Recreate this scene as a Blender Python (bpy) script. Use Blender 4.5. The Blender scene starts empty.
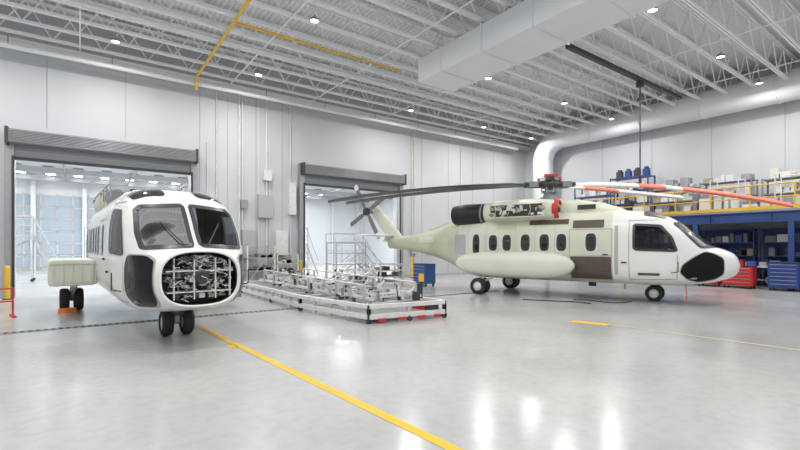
import bpy, math, random
from mathutils import Vector, Matrix
random.seed(7)
sc = bpy.context.scene
try:
    sc.view_settings.view_transform = 'Standard'
except Exception: pass

# ------------------------------------------------------------------ materials
M = {}
def mat(name, col, rough=0.5, metal=0.0, noise=0.0, nscale=3.0, bump=0.0, emit=0.0, spec=0.5, coat=0.0):
    m = bpy.data.materials.new(name); m.use_nodes = True
    nt = m.node_tree; b = nt.nodes['Principled BSDF']
    b.inputs['Base Color'].default_value = (*col, 1)
    b.inputs['Roughness'].default_value = rough
    b.inputs['Metallic'].default_value = metal
    b.inputs['Specular IOR Level'].default_value = spec
    b.inputs['Coat Weight'].default_value = coat
    if emit:
        b.inputs['Emission Color'].default_value = (*col, 1)
        b.inputs['Emission Strength'].default_value = emit
    tc = nt.nodes.new('ShaderNodeTexCoord')
    nz = nt.nodes.new('ShaderNodeTexNoise'); nz.inputs['Scale'].default_value = nscale
    nz.inputs['Detail'].default_value = 6
    nt.links.new(tc.outputs['Object'], nz.inputs['Vector'])
    if noise:
        r = nt.nodes.new('ShaderNodeValToRGB')
        r.color_ramp.elements[0].position = .3; r.color_ramp.elements[1].position = .7
        r.color_ramp.elements[0].color = (*[max(0, c*(1-noise)) for c in col], 1)
        r.color_ramp.elements[1].color = (*[min(1, c*(1+noise*.5)) for c in col], 1)
        nt.links.new(nz.outputs['Fac'], r.inputs['Fac'])
        nt.links.new(r.outputs['Color'], b.inputs['Base Color'])
    if bump:
        bp = nt.nodes.new('ShaderNodeBump'); bp.inputs['Strength'].default_value = bump
        nt.links.new(nz.outputs['Fac'], bp.inputs['Height'])
        nt.links.new(bp.outputs['Normal'], b.inputs['Normal'])
    M[name] = m
    return m
mat('wall_paint', (.56, .575, .60), .6, noise=.04, nscale=.6)
mat('wall_trim_grey', (.42, .43, .45), .5)
mat('steel_white', (.86, .87, .88), .45)
mat('duct_white', (.74, .76, .79), .4, noise=.03, nscale=1)
mat('grey_metal', (.33, .34, .36), .4, metal=.4, noise=.1)
mat('door_slats', (.26, .27, .29), .45, metal=.3)
mat('dark_metal', (.05, .05, .055), .4, metal=.3)
mat('black', (.012, .012, .013), .5)
mat('tyre', (.02, .02, .021), .7)
mat('glass_dark', (.012, .013, .015), .06, spec=.6, coat=.2)
mat('glass_chin', (.010, .010, .012), .12, spec=.15)
mat('window_brown', (.05, .04, .035), .15)
mat('cabin_white', (.80, .80, .78), .28, coat=.3, noise=.02)
mat('primer_cream', (.64, .655, .53), .4, noise=.05, nscale=1.5)
mat('primer_pale', (.68, .69, .60), .4, noise=.05, nscale=1.5)
mat('primer_green', (.56, .585, .43), .45, noise=.08, nscale=2)
mat('frame_grey', (.42, .42, .40), .4)
mat('panel_brown', (.10, .075, .06), .4, noise=.2, nscale=8)
mat('red', (.55, .03, .03), .5, noise=.1)
mat('red_cover', (.80, .20, .13), .6, noise=.15, nscale=4)
mat('blade_grey', (.10, .10, .105), .45)
mat('blade_mid', (.16, .16, .16), .45)
mat('blade_pale', (.78, .74, .70), .45)
mat('alu', (.60, .61, .62), .32, metal=.55, noise=.15, nscale=6)
mat('alu_white', (.70, .70, .69), .4, noise=.1, nscale=5)
mat('yellow', (.80, .47, .02), .5, noise=.08)
mat('blue', (.02, .06, .26), .4, noise=.1)
mat('blue_beam', (.02, .06, .21), .4, noise=.05)
mat('orange', (.75, .20, .03), .5)
mat('box_white', (.7, .7, .7), .5)
mat('box_tan', (.45, .33, .2), .7, noise=.1)
mat('box_blue', (.05, .12, .34), .5)
mat('box_grey', (.22, .23, .25), .5)
mat('lamp_glow', (1, .98, .95), .5, emit=14)
mat('bay_wall', (.80, .83, .86), .6)
mat('bay_blue', (.42, .50, .57), .5)
mat('avionics', (.50, .49, .42), .4, noise=.2, nscale=9)
mat('liner', (.06, .065, .07), .7)
mat('seat_fabric', (.10, .10, .11), .8)
mat('engine_part', (.55, .48, .28), .4, metal=.3, noise=.2, nscale=10)
def canopy_glass():
    m = bpy.data.materials.new('canopy_glass'); m.use_nodes = True
    nt = m.node_tree; nt.nodes.remove(nt.nodes['Principled BSDF'])
    out = nt.nodes['Material Output']
    t = nt.nodes.new('ShaderNodeBsdfTransparent'); t.inputs[0].default_value = (.50, .53, .55, 1)
    g = nt.nodes.new('ShaderNodeBsdfGlossy'); g.inputs['Roughness'].default_value = .03
    f = nt.nodes.new('ShaderNodeFresnel'); f.inputs['IOR'].default_value = 1.45
    mx = nt.nodes.new('ShaderNodeMixShader')
    nt.links.new(f.outputs[0], mx.inputs[0]); nt.links.new(t.outputs[0], mx.inputs[1]); nt.links.new(g.outputs[0], mx.inputs[2])
    nt.links.new(mx.outputs[0], out.inputs['Surface'])
    M['canopy_glass'] = m
canopy_glass()

def floor_mat():
    m = bpy.data.materials.new('polished_concrete'); m.use_nodes = True
    nt = m.node_tree; b = nt.nodes['Principled BSDF']
    tc = nt.nodes.new('ShaderNodeTexCoord')
    n1 = nt.nodes.new('ShaderNodeTexNoise'); n1.inputs['Scale'].default_value = .45; n1.inputs['Detail'].default_value = 8
    n2 = nt.nodes.new('ShaderNodeTexNoise'); n2.inputs['Scale'].default_value = 7; n2.inputs['Detail'].default_value = 6
    r = nt.nodes.new('ShaderNodeValToRGB')
    r.color_ramp.elements[0].position = .3; r.color_ramp.elements[0].color = (.42, .425, .42, 1)
    r.color_ramp.elements[1].position = .72; r.color_ramp.elements[1].color = (.51, .51, .50, 1)
    mx = nt.nodes.new('ShaderNodeMixRGB'); mx.blend_type = 'MULTIPLY'; mx.inputs[0].default_value = .22
    r2 = nt.nodes.new('ShaderNodeValToRGB')
    r2.color_ramp.elements[0].position = .35; r2.color_ramp.elements[0].color = (.7, .7, .7, 1)
    r2.color_ramp.elements[1].position = .55
    nt.links.new(tc.outputs['Object'], n1.inputs['Vector']); nt.links.new(tc.outputs['Object'], n2.inputs['Vector'])
    nt.links.new(n1.outputs['Fac'], r.inputs['Fac']); nt.links.new(n2.outputs['Fac'], r2.inputs['Fac'])
    nt.links.new(r.outputs['Color'], mx.inputs[1]); nt.links.new(r2.outputs['Color'], mx.inputs[2])
    nt.links.new(mx.outputs['Color'], b.inputs['Base Color'])
    rr = nt.nodes.new('ShaderNodeMapRange'); rr.inputs['To Min'].default_value = .13; rr.inputs['To Max'].default_value = .28
    nt.links.new(n1.outputs['Fac'], rr.inputs['Value']); nt.links.new(rr.outputs['Result'], b.inputs['Roughness'])
    M['floor'] = m
floor_mat()
def deck_mat():
    m = bpy.data.materials.new('roof_deck'); m.use_nodes = True
    nt = m.node_tree; b = nt.nodes['Principled BSDF']
    b.inputs['Roughness'].default_value = .6
    tc = nt.nodes.new('ShaderNodeTexCoord')
    w = nt.nodes.new('ShaderNodeTexWave'); w.bands_direction = 'X'; w.inputs['Scale'].default_value = 1.6
    r = nt.nodes.new('ShaderNodeValToRGB')
    r.color_ramp.elements[0].color = (.62, .63, .65, 1); r.color_ramp.elements[1].color = (.78, .79, .81, 1)
    nt.links.new(tc.outputs['Object'], w.inputs['Vector']); nt.links.new(w.outputs['Fac'], r.inputs['Fac'])
    nt.links.new(r.outputs['Color'], b.inputs['Base Color'])
    M['deck'] = m
deck_mat()

# ------------------------------------------------------------------ builder
class Bd:
    def __init__(s): s.v = []; s.f = []; s.m = []; s.s = []
    def add(s, vs, fs, m, sm=False):
        o = len(s.v); s.v += [tuple(v) for v in vs]
        for f in fs: s.f.append(tuple(i+o for i in f)); s.m.append(m); s.s.append(sm)
    def box(s, x0, x1, y0, y1, z0, z1, m):
        vs = [(x0,y0,z0),(x1,y0,z0),(x1,y1,z0),(x0,y1,z0),(x0,y0,z1),(x1,y0,z1),(x1,y1,z1),(x0,y1,z1)]
        s.add(vs, [(0,3,2,1),(4,5,6,7),(0,1,5,4),(1,2,6,5),(2,3,7,6),(3,0,4,7)], m)
    def cbox(s, c, d, m, rz=0, ry=0):
        R = Matrix.Rotation(rz, 3, 'Z') @ Matrix.Rotation(ry, 3, 'Y')
        vs = []
        for z in (-.5, .5):
            for x, y in ((-.5,-.5),(.5,-.5),(.5,.5),(-.5,.5)):
                vs.append(Vector(c) + R @ Vector((x*d[0], y*d[1], z*d[2])))
        s.add(vs, [(0,3,2,1),(4,5,6,7),(0,1,5,4),(1,2,6,5),(2,3,7,6),(3,0,4,7)], m)
    def cyl(s, p0, p1, r, m, seg=10, r2=None, sm=True):
        p0 = Vector(p0); p1 = Vector(p1); r2 = r if r2 is None else r2
        ax = (p1-p0).normalized(); a = ax.orthogonal().normalized(); b = ax.cross(a)
        vs = []
        for p, rr in ((p0, r), (p1, r2)):
            for i in range(seg):
                t = 2*math.pi*i/seg
                vs.append(p + a*rr*math.cos(t) + b*rr*math.sin(t))
        s.add(vs, [(i, (i+1) % seg, seg+(i+1) % seg, seg+i) for i in range(seg)], m, sm)
        s.add(vs[:seg], [tuple(reversed(range(seg)))], m); s.add(vs[seg:], [tuple(range(seg))], m)
    def beam(s, p0, p1, w, h, m):
        p0 = Vector(p0); p1 = Vector(p1); ax = (p1-p0).normalized()
        up = Vector((0,0,1)) if abs(ax.z) < .95 else Vector((1,0,0))
        a = ax.cross(up).normalized(); b = a.cross(ax)
        vs = []
        for p in (p0, p1):
            for i, j in ((-1,-1),(1,-1),(1,1),(-1,1)): vs.append(p + a*i*w/2 + b*j*h/2)
        s.add(vs, [(0,1,2,3),(7,6,5,4),(0,4,5,1),(1,5,6,2),(2,6,7,3),(3,7,4,0)], m)
    def path(s, pts, r, m, seg=8):
        for a, b in zip(pts[:-1], pts[1:]): s.cyl(a, b, r, m, seg)
    def lathe(s, c, ax, prof, m, seg=24):
        c = Vector(c); ax = Vector(ax).normalized(); a = ax.orthogonal().normalized(); b = ax.cross(a)
        vs = []; n = len(prof)
        for t, r in prof:
            for i in range(seg):
                th = 2*math.pi*i/seg
                vs.append(c + ax*t + a*r*math.cos(th) + b*r*math.sin(th))
        fs = []
        for k in range(n-1):
            for i in range(seg):
                j = (i+1) % seg; fs.append((k*seg+i, k*seg+j, (k+1)*seg+j, (k+1)*seg+i))
        s.add(vs, fs, m, True)
    def loft(s, rings, m, caps=(True, True), mf=None, capm=None, drop=None):
        n = len(rings[0]); vs = [p for r in rings for p in r]
        o = len(s.v); s.v += [tuple(v) for v in vs]
        for k in range(len(rings)-1):
            for i in range(n):
                f = (k*n+i, k*n+(i+1) % n, (k+1)*n+(i+1) % n, (k+1)*n+i)
                if drop and drop([vs[q] for q in f]): continue
                s.f.append(tuple(q+o for q in f)); s.m.append(mf(k) if mf else m); s.s.append(True)
        if caps[0]: s.add(rings[0], [tuple(range(n))], capm or m)
        if caps[1]: s.add(rings[-1], [tuple(range(n))], capm or m)
    def obj(s, name, parent=None, bevel=0, loc=None, rz=0):
        me = bpy.data.meshes.new(name); me.from_pydata(s.v, [], s.f)
        names = []
        for m in s.m:
            if m not in names: names.append(m)
        for m in names: me.materials.append(M[m])
        ix = {m: i for i, m in enumerate(names)}
        me.polygons.foreach_set('material_index', [ix[m] for m in s.m])
        me.polygons.foreach_set('use_smooth', s.s)
        me.update()
        o = bpy.data.objects.new(name, me); sc.collection.objects.link(o)
        if parent: o.parent = parent
        if loc: o.location = loc
        o.rotation_euler[2] = rz
        if bevel:
            b = o.modifiers.new('bevel', 'BEVEL'); b.width = bevel; b.segments = 2; b.limit_method = 'ANGLE'
        return o
def empty(name, loc=(0,0,0), rz=0):
    e = bpy.data.objects.new(name, None); sc.collection.objects.link(e)
    e.location = loc; e.rotation_euler[2] = rz; e.empty_display_size = .3
    return e

# ------------------------------------------------------------------ room
WY, WX, H = 21.0, 27.0, 10.6
XL, YN = -7.0, -4.0
BY = 44.0
D1, D2, DH = (-1.9, 3.9), (9.15, 15.1), 5.05
b = Bd(); b.box(XL-6, WX+.3, YN, BY, -.2, 0, 'floor'); b.obj('floor')
b = Bd(); b.box(XL, WX+.3, YN, WY+.3, H, H+.2, 'deck'); b.obj('ceiling')
b = Bd()
for x0, x1 in ((XL, D1[0]), (D1[1], D2[0]), (D2[1], WX)): b.box(x0, x1, WY, WY+.3, 0, DH, 'wall_paint')
b.box(XL, WX, WY, WY+.3, DH, H, 'wall_paint')
b.obj('wall_left')
b = Bd(); b.box(WX, WX+.3, YN, WY+.3, 0, H, 'wall_paint'); b.obj('wall_right')
b = Bd()
for x in (-4.5, -1.0, 1.5, 4.3, 5.5, 6.8, 8.1, 17, 19.2, 21.4, 23.5, 25.5):
    b.box(x-.015, x+.015, WY-.012, WY, DH+1.2 if D1[0]-.3 < x < D1[1]+.3 else 0, H, 'wall_trim_grey')
for y in (0, 3, 6, 9, 12, 15, 18): b.box(WX-.012, WX, y-.015, y+.015, 0, H, 'wall_trim_grey')
b.obj('trim_1')
b = Bd(); b.box(D1[1]+.2, D2[0]-.2, WY-.02, WY, 0, .12, 'wall_trim_grey'); b.box(D2[1]+.2, WX, WY-.02, WY, 0, .12, 'wall_trim_grey'); b.obj('baseboard_left')
b = Bd(); b.box(WX-.02, WX, YN, WY, 0, .12, 'wall_trim_grey'); b.obj('baseboard_right')

# adjoining bay
b = Bd(); b.box(XL-6, WX+.3, BY, BY+.2, 0, 7.4, 'bay_wall')
b.obj('wall_bay_back')
b = Bd(); b.box(XL-6.2, XL-6, WY, BY, 0, 7.4, 'bay_wall'); b.obj('wall_bay_left')
b = Bd(); b.box(WX, WX+.3, WY+.3, BY, 0, 7.4, 'bay_wall'); b.obj('wall_bay_right')
b = Bd(); b.box(XL-6, WX+.3, WY+.3, BY+.2, 7.4, 7.6, 'bay_wall'); b.obj('ceiling_bay')
b = Bd()
for i in range(20):
    for j in range(7):
        x = XL-5+i*1.7; y = WY+2+j*3.2
        b.cbox((x, y, 7.34), (.6, .6, .1), 'grey_metal'); b.cbox((x, y, 7.28), (.52, .52, .02), 'lamp_glow')
b.obj('bay_ceiling_lights')
b = Bd()
for i in range(20):
    x = -12.4+i*1.0
    for k in range(6): b.box(x, x+.88, BY-.08, BY, .25+k*.95, .25+k*.95+.84, 'bay_blue')
for i in range(21): b.box(-12.5+i*1.0, -12.42+i*1.0, BY-.12, BY-.08, 0, 6, 'box_white')
for k in range(7): b.box(-12.5, 7.5, BY-.12, BY-.08, .13+k*.95, .2+k*.95, 'box_white')
b.obj('paint_booth_filter_wall')
b = Bd()
for i in range(13):
    x = -12.5+i*3.2; b.box(x-.15, x+.15, BY-.35, BY-.17, 0, 7.3, 'bay_wall')
for j in range(5): b.box(XL-6, WX, WY+3.5+j*4.6, WY+3.7+j*4.6, 6.9, 7.25, 'wall_trim_grey')
for j in range(9): b.box(XL-5.9+j*4, XL-5.8+j*4, WY+.4, BY-.4, 6.95, 7.1, 'wall_trim_grey')
b.obj('trim_2')

def rollup(name, xa, xb):
    e = empty(name, ((xa+xb)/2, WY-.02, 0)); w = (xb-xa)/2
    b = Bd()
    b.box(-w-.12, w+.12, -.62, -.02, DH+.42, DH+.9, 'door_slats')
    for k in range(8): b.cyl((-w-.12, -.64, DH+.46+k*.055), (w+.12, -.64, DH+.46+k*.055), .022, 'grey_metal', 6)
    for k in range(8): b.box(-w, w, -.2 - (.03 if k % 2 else 0), -.1, DH-.02+k*.055, DH+.035+k*.055, 'door_slats')
    b.box(-w, w, -.26, -.08, DH-.12, DH-.02, 'dark_metal')
    b.obj('curtain_roll', e)
    b = Bd()
    for sx in (-1, 1):
        b.box(sx*(w+.12)-.13, sx*(w+.12)+.13, -.3, -.0, 0, DH+.9, 'grey_metal')
        b.box(sx*(w+.02)-.04, sx*(w+.02)+.04, -.34, -.3, 0, DH, 'dark_metal')
        b.cbox((sx*(w+.17), -.33, DH+.66), (.1, .68, .6), 'dark_metal')
    b.obj('guides', e, bevel=.01)
rollup('rollup_door', *D1); rollup('rollup_door', *D2)

# ------------------------------------------------------------------ ceiling structure
b = Bd()
zb, zt = 9.25, 10.45
Y = YN+.6
k = 0
while Y < WY-.4:
    for z in (zb, zt):
        b.box(XL+.1, WX-.02, Y-.07, Y-.015, z-.045, z+.045, 'steel_white'); b.box(XL+.1, WX-.02, Y+.015, Y+.07, z-.045, z+.045, 'steel_white')
    x = XL+.2; up = k % 2
    if Y > 1:
        while x < WX-.8:
            z0, z1 = (zb, zt) if up else (zt, zb)
            b.cyl((x, Y, z0), (x+.75, Y, z1), .026, 'steel_white', 5); up = not up; x += .75
    Y += 1.12; k += 1
for x in (0, 5.5, 9.5, 14, 18.5, 23):
    b.box(x-.02, x+.02, YN+.5, WY-.05, zb-.08, zb-.05, 'steel_white')
b.obj('roof_joists')
b = Bd()
b.box(XL, WX-.02, WY-.55, WY-.25, 8.95, 9.0, 'steel_white'); b.box(XL, WX-.02, WY-.55, WY-.25, 9.12, 9.17, 'steel_white')
b.box(XL, WX-.02, WY-.5, WY-.42, 8.95, 9.17, 'steel_white')
b.obj('wall_head_beam')
b = Bd()
b.cyl((XL+.1, WY-.9, 8.72), (WX-2.0, WY-.9, 8.72), .09, 'duct_white', 12)
for x in range(-5, 25, 3): b.cyl((x, WY-.9, 8.7), (x, WY-.9, 9.16), .015, 'grey_metal', 5)
b.obj('sprinkler_main_pipe')
b = Bd()
b.cyl((XL+.1, 16.2, 9.08), (WX-2, 16.2, 9.08), .06, 'duct_white', 10)
b.obj('sprinkler_branch_pipe')
b = Bd()
b.cyl((3.95, 4, 8.94), (3.95, WY-1.05, 8.94), .05, 'yellow', 10); b.cyl((3.95, WY-1.05, 8.94), (3.95, WY-1.05, 8.4), .05, 'yellow', 10)
b.cyl((3.95, 14.35, 8.94), (10.5, 14.35, 8.94), .04, 'yellow', 10)
b.obj('yellow_gas_pipe')
b = Bd()
b.box(14.2, 23.6, 9.1, 9.28, 8.98, 9.12, 'dark_metal')
for x in (14.6, 17, 19.4, 21.8, 23.3): b.cyl((x, 9.19, 9.1), (x, 9.19, 9.2), .02, 'grey_metal', 5)
b.obj('trolley_rail')
b = Bd()
b.box(10.6, 12.4, YN+.2, 13.3, 8.2, 9.08, 'duct_white')
for y in (-2, 0, 2, 4, 6, 8, 10, 12): b.box(10.56, 12.44, y-.03, y+.03, 8.16, 9.12, 'duct_white')
b.box(10.9, 12.1, 13.3, 13.34, 8.3, 9.0, 'grey_metal')
for y in (1, 5, 9, 12.6):
    for x in (10.65, 12.35): b.cyl((x, y, 9.1), (x, y, 9.2), .02, 'grey_metal', 5)
b.obj('rectangular_air_duct', bevel=.01)
b = Bd()
R = .68; cx = 25.95; cz = 9.1
pts = [Vector((cx, YN+.2, cz)), Vector((cx, 17.2, cz))]
for i in range(1, 9):
    t = math.pi/2*i/8; pts.append(Vector((cx, 17.2+1.5*math.sin(t), cz-1.5+1.5*math.cos(t))))
pts.append(Vector((cx, 18.7, 3.6)))
rings = []
for i, p in enumerate(pts):
    d = (pts[min(i+1, len(pts)-1)]-pts[max(i-1, 0)]).normalized()
    a = Vector((1, 0, 0)); c = d.cross(a).normalized()
    rings.append([p + a*R*math.cos(2*math.pi*q/32) + c*R*math.sin(2*math.pi*q/32) for q in range(32)])
b.loft(rings, 'duct_white')
for y in (0, 3, 6, 9, 12, 15): b.lathe((cx, y, cz), (0, 1, 0), [(-.04, R), (-.04, R+.03), (.04, R+.03), (.04, R)], 'duct_white', 32)
for y in (1.5, 7.5, 13.5): b.cyl((cx, y, cz+R), (cx, y, H-.01), .02, 'grey_metal', 5)
b.obj('round_air_duct')

def lamp(x, y, pw):
    e = empty('high_bay_lamp', (x, y, 8.97))
    b = Bd()
    b.lathe((0, 0, 0), (0, 0, 1), [(.0, .0), (.0, .13)], 'lamp_glow', 20)
    b.lathe((0, 0, 0), (0, 0, 1), [(-.02, .13), (-.02, .15), (.08, .12), (.12, .05), (.12, 0)], 'grey_metal', 20)
    b.cyl((0, 0, .11), (0, 0, .19), .02, 'grey_metal', 6)
    b.obj('housing', e)
    l = bpy.data.lights.new('lamp', 'AREA'); l.shape = 'DISK'; l.size = .26; l.energy = pw; l.color = (1, .985, .96)
    o = bpy.data.objects.new('lamp_light', l); sc.collection.objects.link(o); o.parent = e; o.location = (0, 0, -.03)
for x in (-4, 1, 6, 14, 19.5, 24):
    for y in (1.5, 6.2, 12.8, 18.2): lamp(x, y, 165)
for x in (-6, 2, 12, 20):
    for y in (26, 35):
        l = bpy.data.lights.new('bay_lamp', 'AREA'); l.shape = 'RECTANGLE'; l.size = 3; l.size_y = .4; l.energy = 480; l.color = (.96, .98, 1)
        o = bpy.data.objects.new('bay_strip_light', l); sc.collection.objects.link(o); o.location = (x, y, 6.88)

# ------------------------------------------------------------------ floor marks
b = Bd()
b.add([(2.12,10.6,.004),(2.24,10.6,.004),(2.80,2.0,.004),(2.68,2.0,.004)], [(0,1,2,3)], 'yellow')
b.add([(2.15,8.3,.004),(2.3,8.3,.004),(2.3,8.05,.004),(2.15,8.05,.004)], [(0,1,2,3)], 'yellow')
b.add([(9.45,6.1,.004),(9.75,6.15,.004),(10.05,5.35,.004),(9.7,5.3,.004)], [(0,1,2,3)], 'yellow')
b.obj('floor_marking_yellow')
mat('yellow_faded', (.62, .53, .36), .35)
b = Bd()
b.add([(9.85,5.3,.003),(9.95,5.3,.003),(10.5,-2,.003),(10.4,-2,.003)], [(0,1,2,3)], 'yellow_faded')
b.obj('floor_marking_faded')
b = Bd()
x = XL+.2
b.box(XL, 14, 12.08, 12.1, 0, .008, 'grey_metal'); b.box(XL, 14, 12.3, 12.32, 0, .008, 'grey_metal')
b.box(XL, 14, 12.1, 12.3, 0, .003, 'black')
while x < 14: b.box(x, x+.05, 12.1, 12.3, .002, .007, 'grey_metal'); x += .13
b.obj('floor_drain_grate')

# ------------------------------------------------------------------ helicopter
def pch(tab, x, j):
    n = len(tab)
    xs = [-t[0] for t in tab]; ys = [t[j] for t in tab]; X = -x
    if X <= xs[0]: return ys[0]
    if X >= xs[-1]: return ys[-1]
    i = max(k for k in range(n-1) if xs[k] <= X)
    def sl(k): return (ys[k+1]-ys[k])/(xs[k+1]-xs[k])
    def dv(k):
        if k == 0: return sl(0)
        if k == n-1: return sl(n-2)
        a, c = sl(k-1), sl(k)
        return 0 if a*c <= 0 else 2*a*c/(a+c)
    h = xs[i+1]-xs[i]; t = (X-xs[i])/h
    return ((2*t**3-3*t*t+1)*ys[i] + (t**3-2*t*t+t)*h*dv(i) + (-2*t**3+3*t*t)*ys[i+1] + (t**3-t*t)*h*dv(i+1))
#        x     top   bot   w     zc    n
ST = [( 2.25, 1.27, 1.17, .06, 1.22, 2.0),
      ( 2.20, 1.44, 1.03, .26, 1.23, 2.1),
      ( 2.08, 1.60, .90, .44, 1.24, 2.3),
      ( 1.80, 1.74, .77, .66, 1.26, 2.7),
      ( 1.50, 1.84, .69, .82, 1.30, 3.0),
      ( 1.25, 2.05, .65, .92, 1.35, 3.3),
      ( 1.00, 2.33, .62, .98, 1.40, 3.7),
      ( .65, 2.64, .59, 1.03, 1.44, 4.0),
      ( .30, 2.83, .57, 1.07, 1.48, 4.0),
      (-.20, 2.97, .56, 1.10, 1.52, 3.8),
      (-1.2, 3.06, .56, 1.12, 1.56, 3.6),
      (-6.0, 3.08, .56, 1.12, 1.60, 3.4),
      (-6.8, 3.03, .72, 1.05, 1.70, 3.0),
      (-7.6, 2.85, 1.05, .85, 1.90, 2.6),
      (-8.6, 2.58, 1.38, .56, 1.98, 2.3),
      (-10.0, 2.33, 1.62, .34, 1.98, 2.1),
      (-11.2, 2.22, 1.74, .22, 1.98, 2.0)]
def F(x): return [pch(ST, x, j) for j in range(1, 6)]
def sp(v, e): return math.copysign(abs(v)**e, v)
def ring(x, N=96, ins=0.0):
    top, bot, w, zc, n = F(x); out = []
    top -= ins; bot += ins; w -= ins
    for i in range(N):
        t = 2*math.pi*i/N; c, s_ = math.cos(t), math.sin(t)
        h = top-zc if s_ > 0 else zc-bot
        out.append((x, w*sp(c, 2/n), zc+h*sp(s_, 2/n)))
    return out
def ysurf(x, z):
    top, bot, w, zc, n = F(x); h = top-zc if z > zc else zc-bot
    t = min(1, abs(z-zc)/h); return w*(1-t**n)**(1/n)
def zsurf(x, y):
    top, bot, w, zc, n = F(x); t = min(1, abs(y)/w); return zc+(top-zc)*(1-t**n)**(1/n)
def inside(x, y, z):
    top, bot, w, zc, n = F(x); h = top-zc if z > zc else zc-bot
    return (abs(y)/w)**n + (abs(z-zc)/h)**n < 1
def xsurf(y, z):
    lo, hi = -2.0, 2.25
    for _ in range(26):
        m = (lo+hi)/2
        if inside(m, y, z): lo = m
        else: hi = m
    return lo
def chaikin(p, it=2, r=.2):
    for _ in range(it):
        q = []
        for a, c in zip(p, p[1:]+p[:1]):
            q.append((a[0]*(1-r)+c[0]*r, a[1]*(1-r)+c[1]*r)); q.append((a[0]*r+c[0]*(1-r), a[1]*r+c[1]*(1-r)))
        p = q
    return p
def densify(p, d=.08):
    q = []
    for a, c in zip(p, p[1:]+p[:1]):
        L = math.hypot(a[0]-c[0], a[1]-c[1]); n = max(1, int(L/d))
        for i in range(n): t = i/n; q.append((a[0]*(1-t)+c[0]*t, a[1]*(1-t)+c[1]*t))
    return q
def PR(proj, u, v, off):
    if proj == 'R': return (u, -(ysurf(u, v)+off), v)
    if proj == 'L': return (u, (ysurf(u, v)+off), v)
    if proj == 'F': return (xsurf(u, v)+off, u, v)
    return (u, v, zsurf(u, v)+off)
def panel(b, poly, proj, m, off, rnd=2, rings=7, r=.2):
    p = densify(chaikin(poly, rnd, r) if rnd else poly)
    cx = sum(a[0] for a in p)/len(p); cy = sum(a[1] for a in p)/len(p)
    n = len(p); vs = [PR(proj, cx, cy, off)]; fs = []
    for k in range(1, rings+1):
        t = k/rings
        vs += [PR(proj, cx+(a-cx)*t, cy+(c-cy)*t, off) for a, c in p]
    for i in range(n): fs.append((0, 1+i, 1+(i+1) % n))
    for k in range(rings-1):
        for i in range(n):
            j = (i+1) % n; o = 1+k*n; fs.append((o+i, o+n+i, o+n+j, o+j))
    b.add(vs, fs, m, True)
def rim(b, poly, proj, m, off, r, out=.02, inn=.055):
    p = densify(chaikin(poly, 2, r), .05)
    cx = sum(a[0] for a in p)/len(p); cy = sum(a[1] for a in p)/len(p); n = len(p); vs = []
    area = sum(p[i][0]*p[(i+1) % n][1]-p[(i+1) % n][0]*p[i][1] for i in range(n))
    sg = 1 if area > 0 else -1
    for d_ in (out, 0, -inn/2, -inn):
        for i in range(n):
            a = p[i-1]; c = p[(i+1) % n]; tx, ty = c[0]-a[0], c[1]-a[1]; L = math.hypot(tx, ty) or 1
            vs.append(PR(proj, p[i][0]+sg*ty/L*d_, p[i][1]-sg*tx/L*d_, off))
    fs = []
    for k in range(3):
        for i in range(n): j = (i+1) % n; fs.append((k*n+i, k*n+j, (k+1)*n+j, (k+1)*n+i))
    b.add(vs, fs, m, True)
def pip(p, x, y):
    c = False; n = len(p)
    for i in range(n):
        (x1, y1), (x2, y2) = p[i], p[(i+1) % n]
        if (y1 > y) != (y2 > y) and x < (x2-x1)*(y-y1)/(y2-y1)+x1: c = not c
    return c
def grow(poly, g):
    cx = sum(a[0] for a in poly)/len(poly); cy = sum(a[1] for a in poly)/len(poly)
    return [(a+math.copysign(g, a-cx), c+math.copysign(g, c-cy)) for a, c in poly]
def rect(u0, u1, v0, v1): return [(u0, v0), (u1, v0), (u1, v1), (u0, v1)]
def seam(b, pts, proj, m='frame_grey', w=.012, off=.008):
    for (a, c) in zip(pts[:-1], pts[1:]):
        L = math.hypot(a[0]-c[0], a[1]-c[1]); n = max(1, int(L/.1)); dx, dy = (c[0]-a[0])/L, (c[1]-a[1])/L
        for i in range(n):
            t0, t1 = i/n, (i+1)/n
            q = []
            for t, s_ in ((t0, -1), (t1, -1), (t1, 1), (t0, 1)):
                u = a[0]+(c[0]-a[0])*t - dy*w*s_; v = a[1]+(c[1]-a[1])*t + dx*w*s_
                q.append((u, (-1 if proj == 'R' else 1)*(ysurf(u, v)+off), v))
            b.add(q, [(0, 1, 2, 3)], m)
def wheel(b, c, r, w):
    b.lathe(c, (0, 1, 0), [(-w/2, r*.55), (-w/2, r*.85), (-w*.35, r*.97), (0, r), (w*.35, r*.97), (w/2, r*.85), (w/2, r*.55)], 'tyre', 28)
    b.lathe(c, (0, 1, 0), [(-w*.45, 0), (-w*.45, r*.2), (-w*.35, r*.3), (-w*.42, r*.56), (w*.42, r*.56), (w*.35, r*.3), (w*.45, r*.2), (w*.45, 0)], 'box_white', 20)
def ell(x, cy, cz, ry, rz, N=32, n=2.3):
    return [(x, cy+ry*sp(math.cos(2*math.pi*i/N), 2/n), cz+rz*sp(math.sin(2*math.pi*i/N), 2/n)) for i in range(N)]
WS = [(.05, 1.81), (.84, 1.77), (.88, 2.05), (.85, 2.48), (.76, 2.56), (.05, 2.62)]
SW = [(-.48, 1.70), (.72, 1.66), (.58, 2.10), (.28, 2.48), (-.48, 2.54)]
WSp = chaikin(WS, 2, .06); SWp = chaikin(SW, 2, .07)
def hole(q):
    if all(pip(WSp, abs(p[1]), p[2]) and p[0] > .1 for p in q): return True
    return all(pip(SWp, p[0], p[2]) and abs(p[1]) > .88 for p in q)

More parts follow.
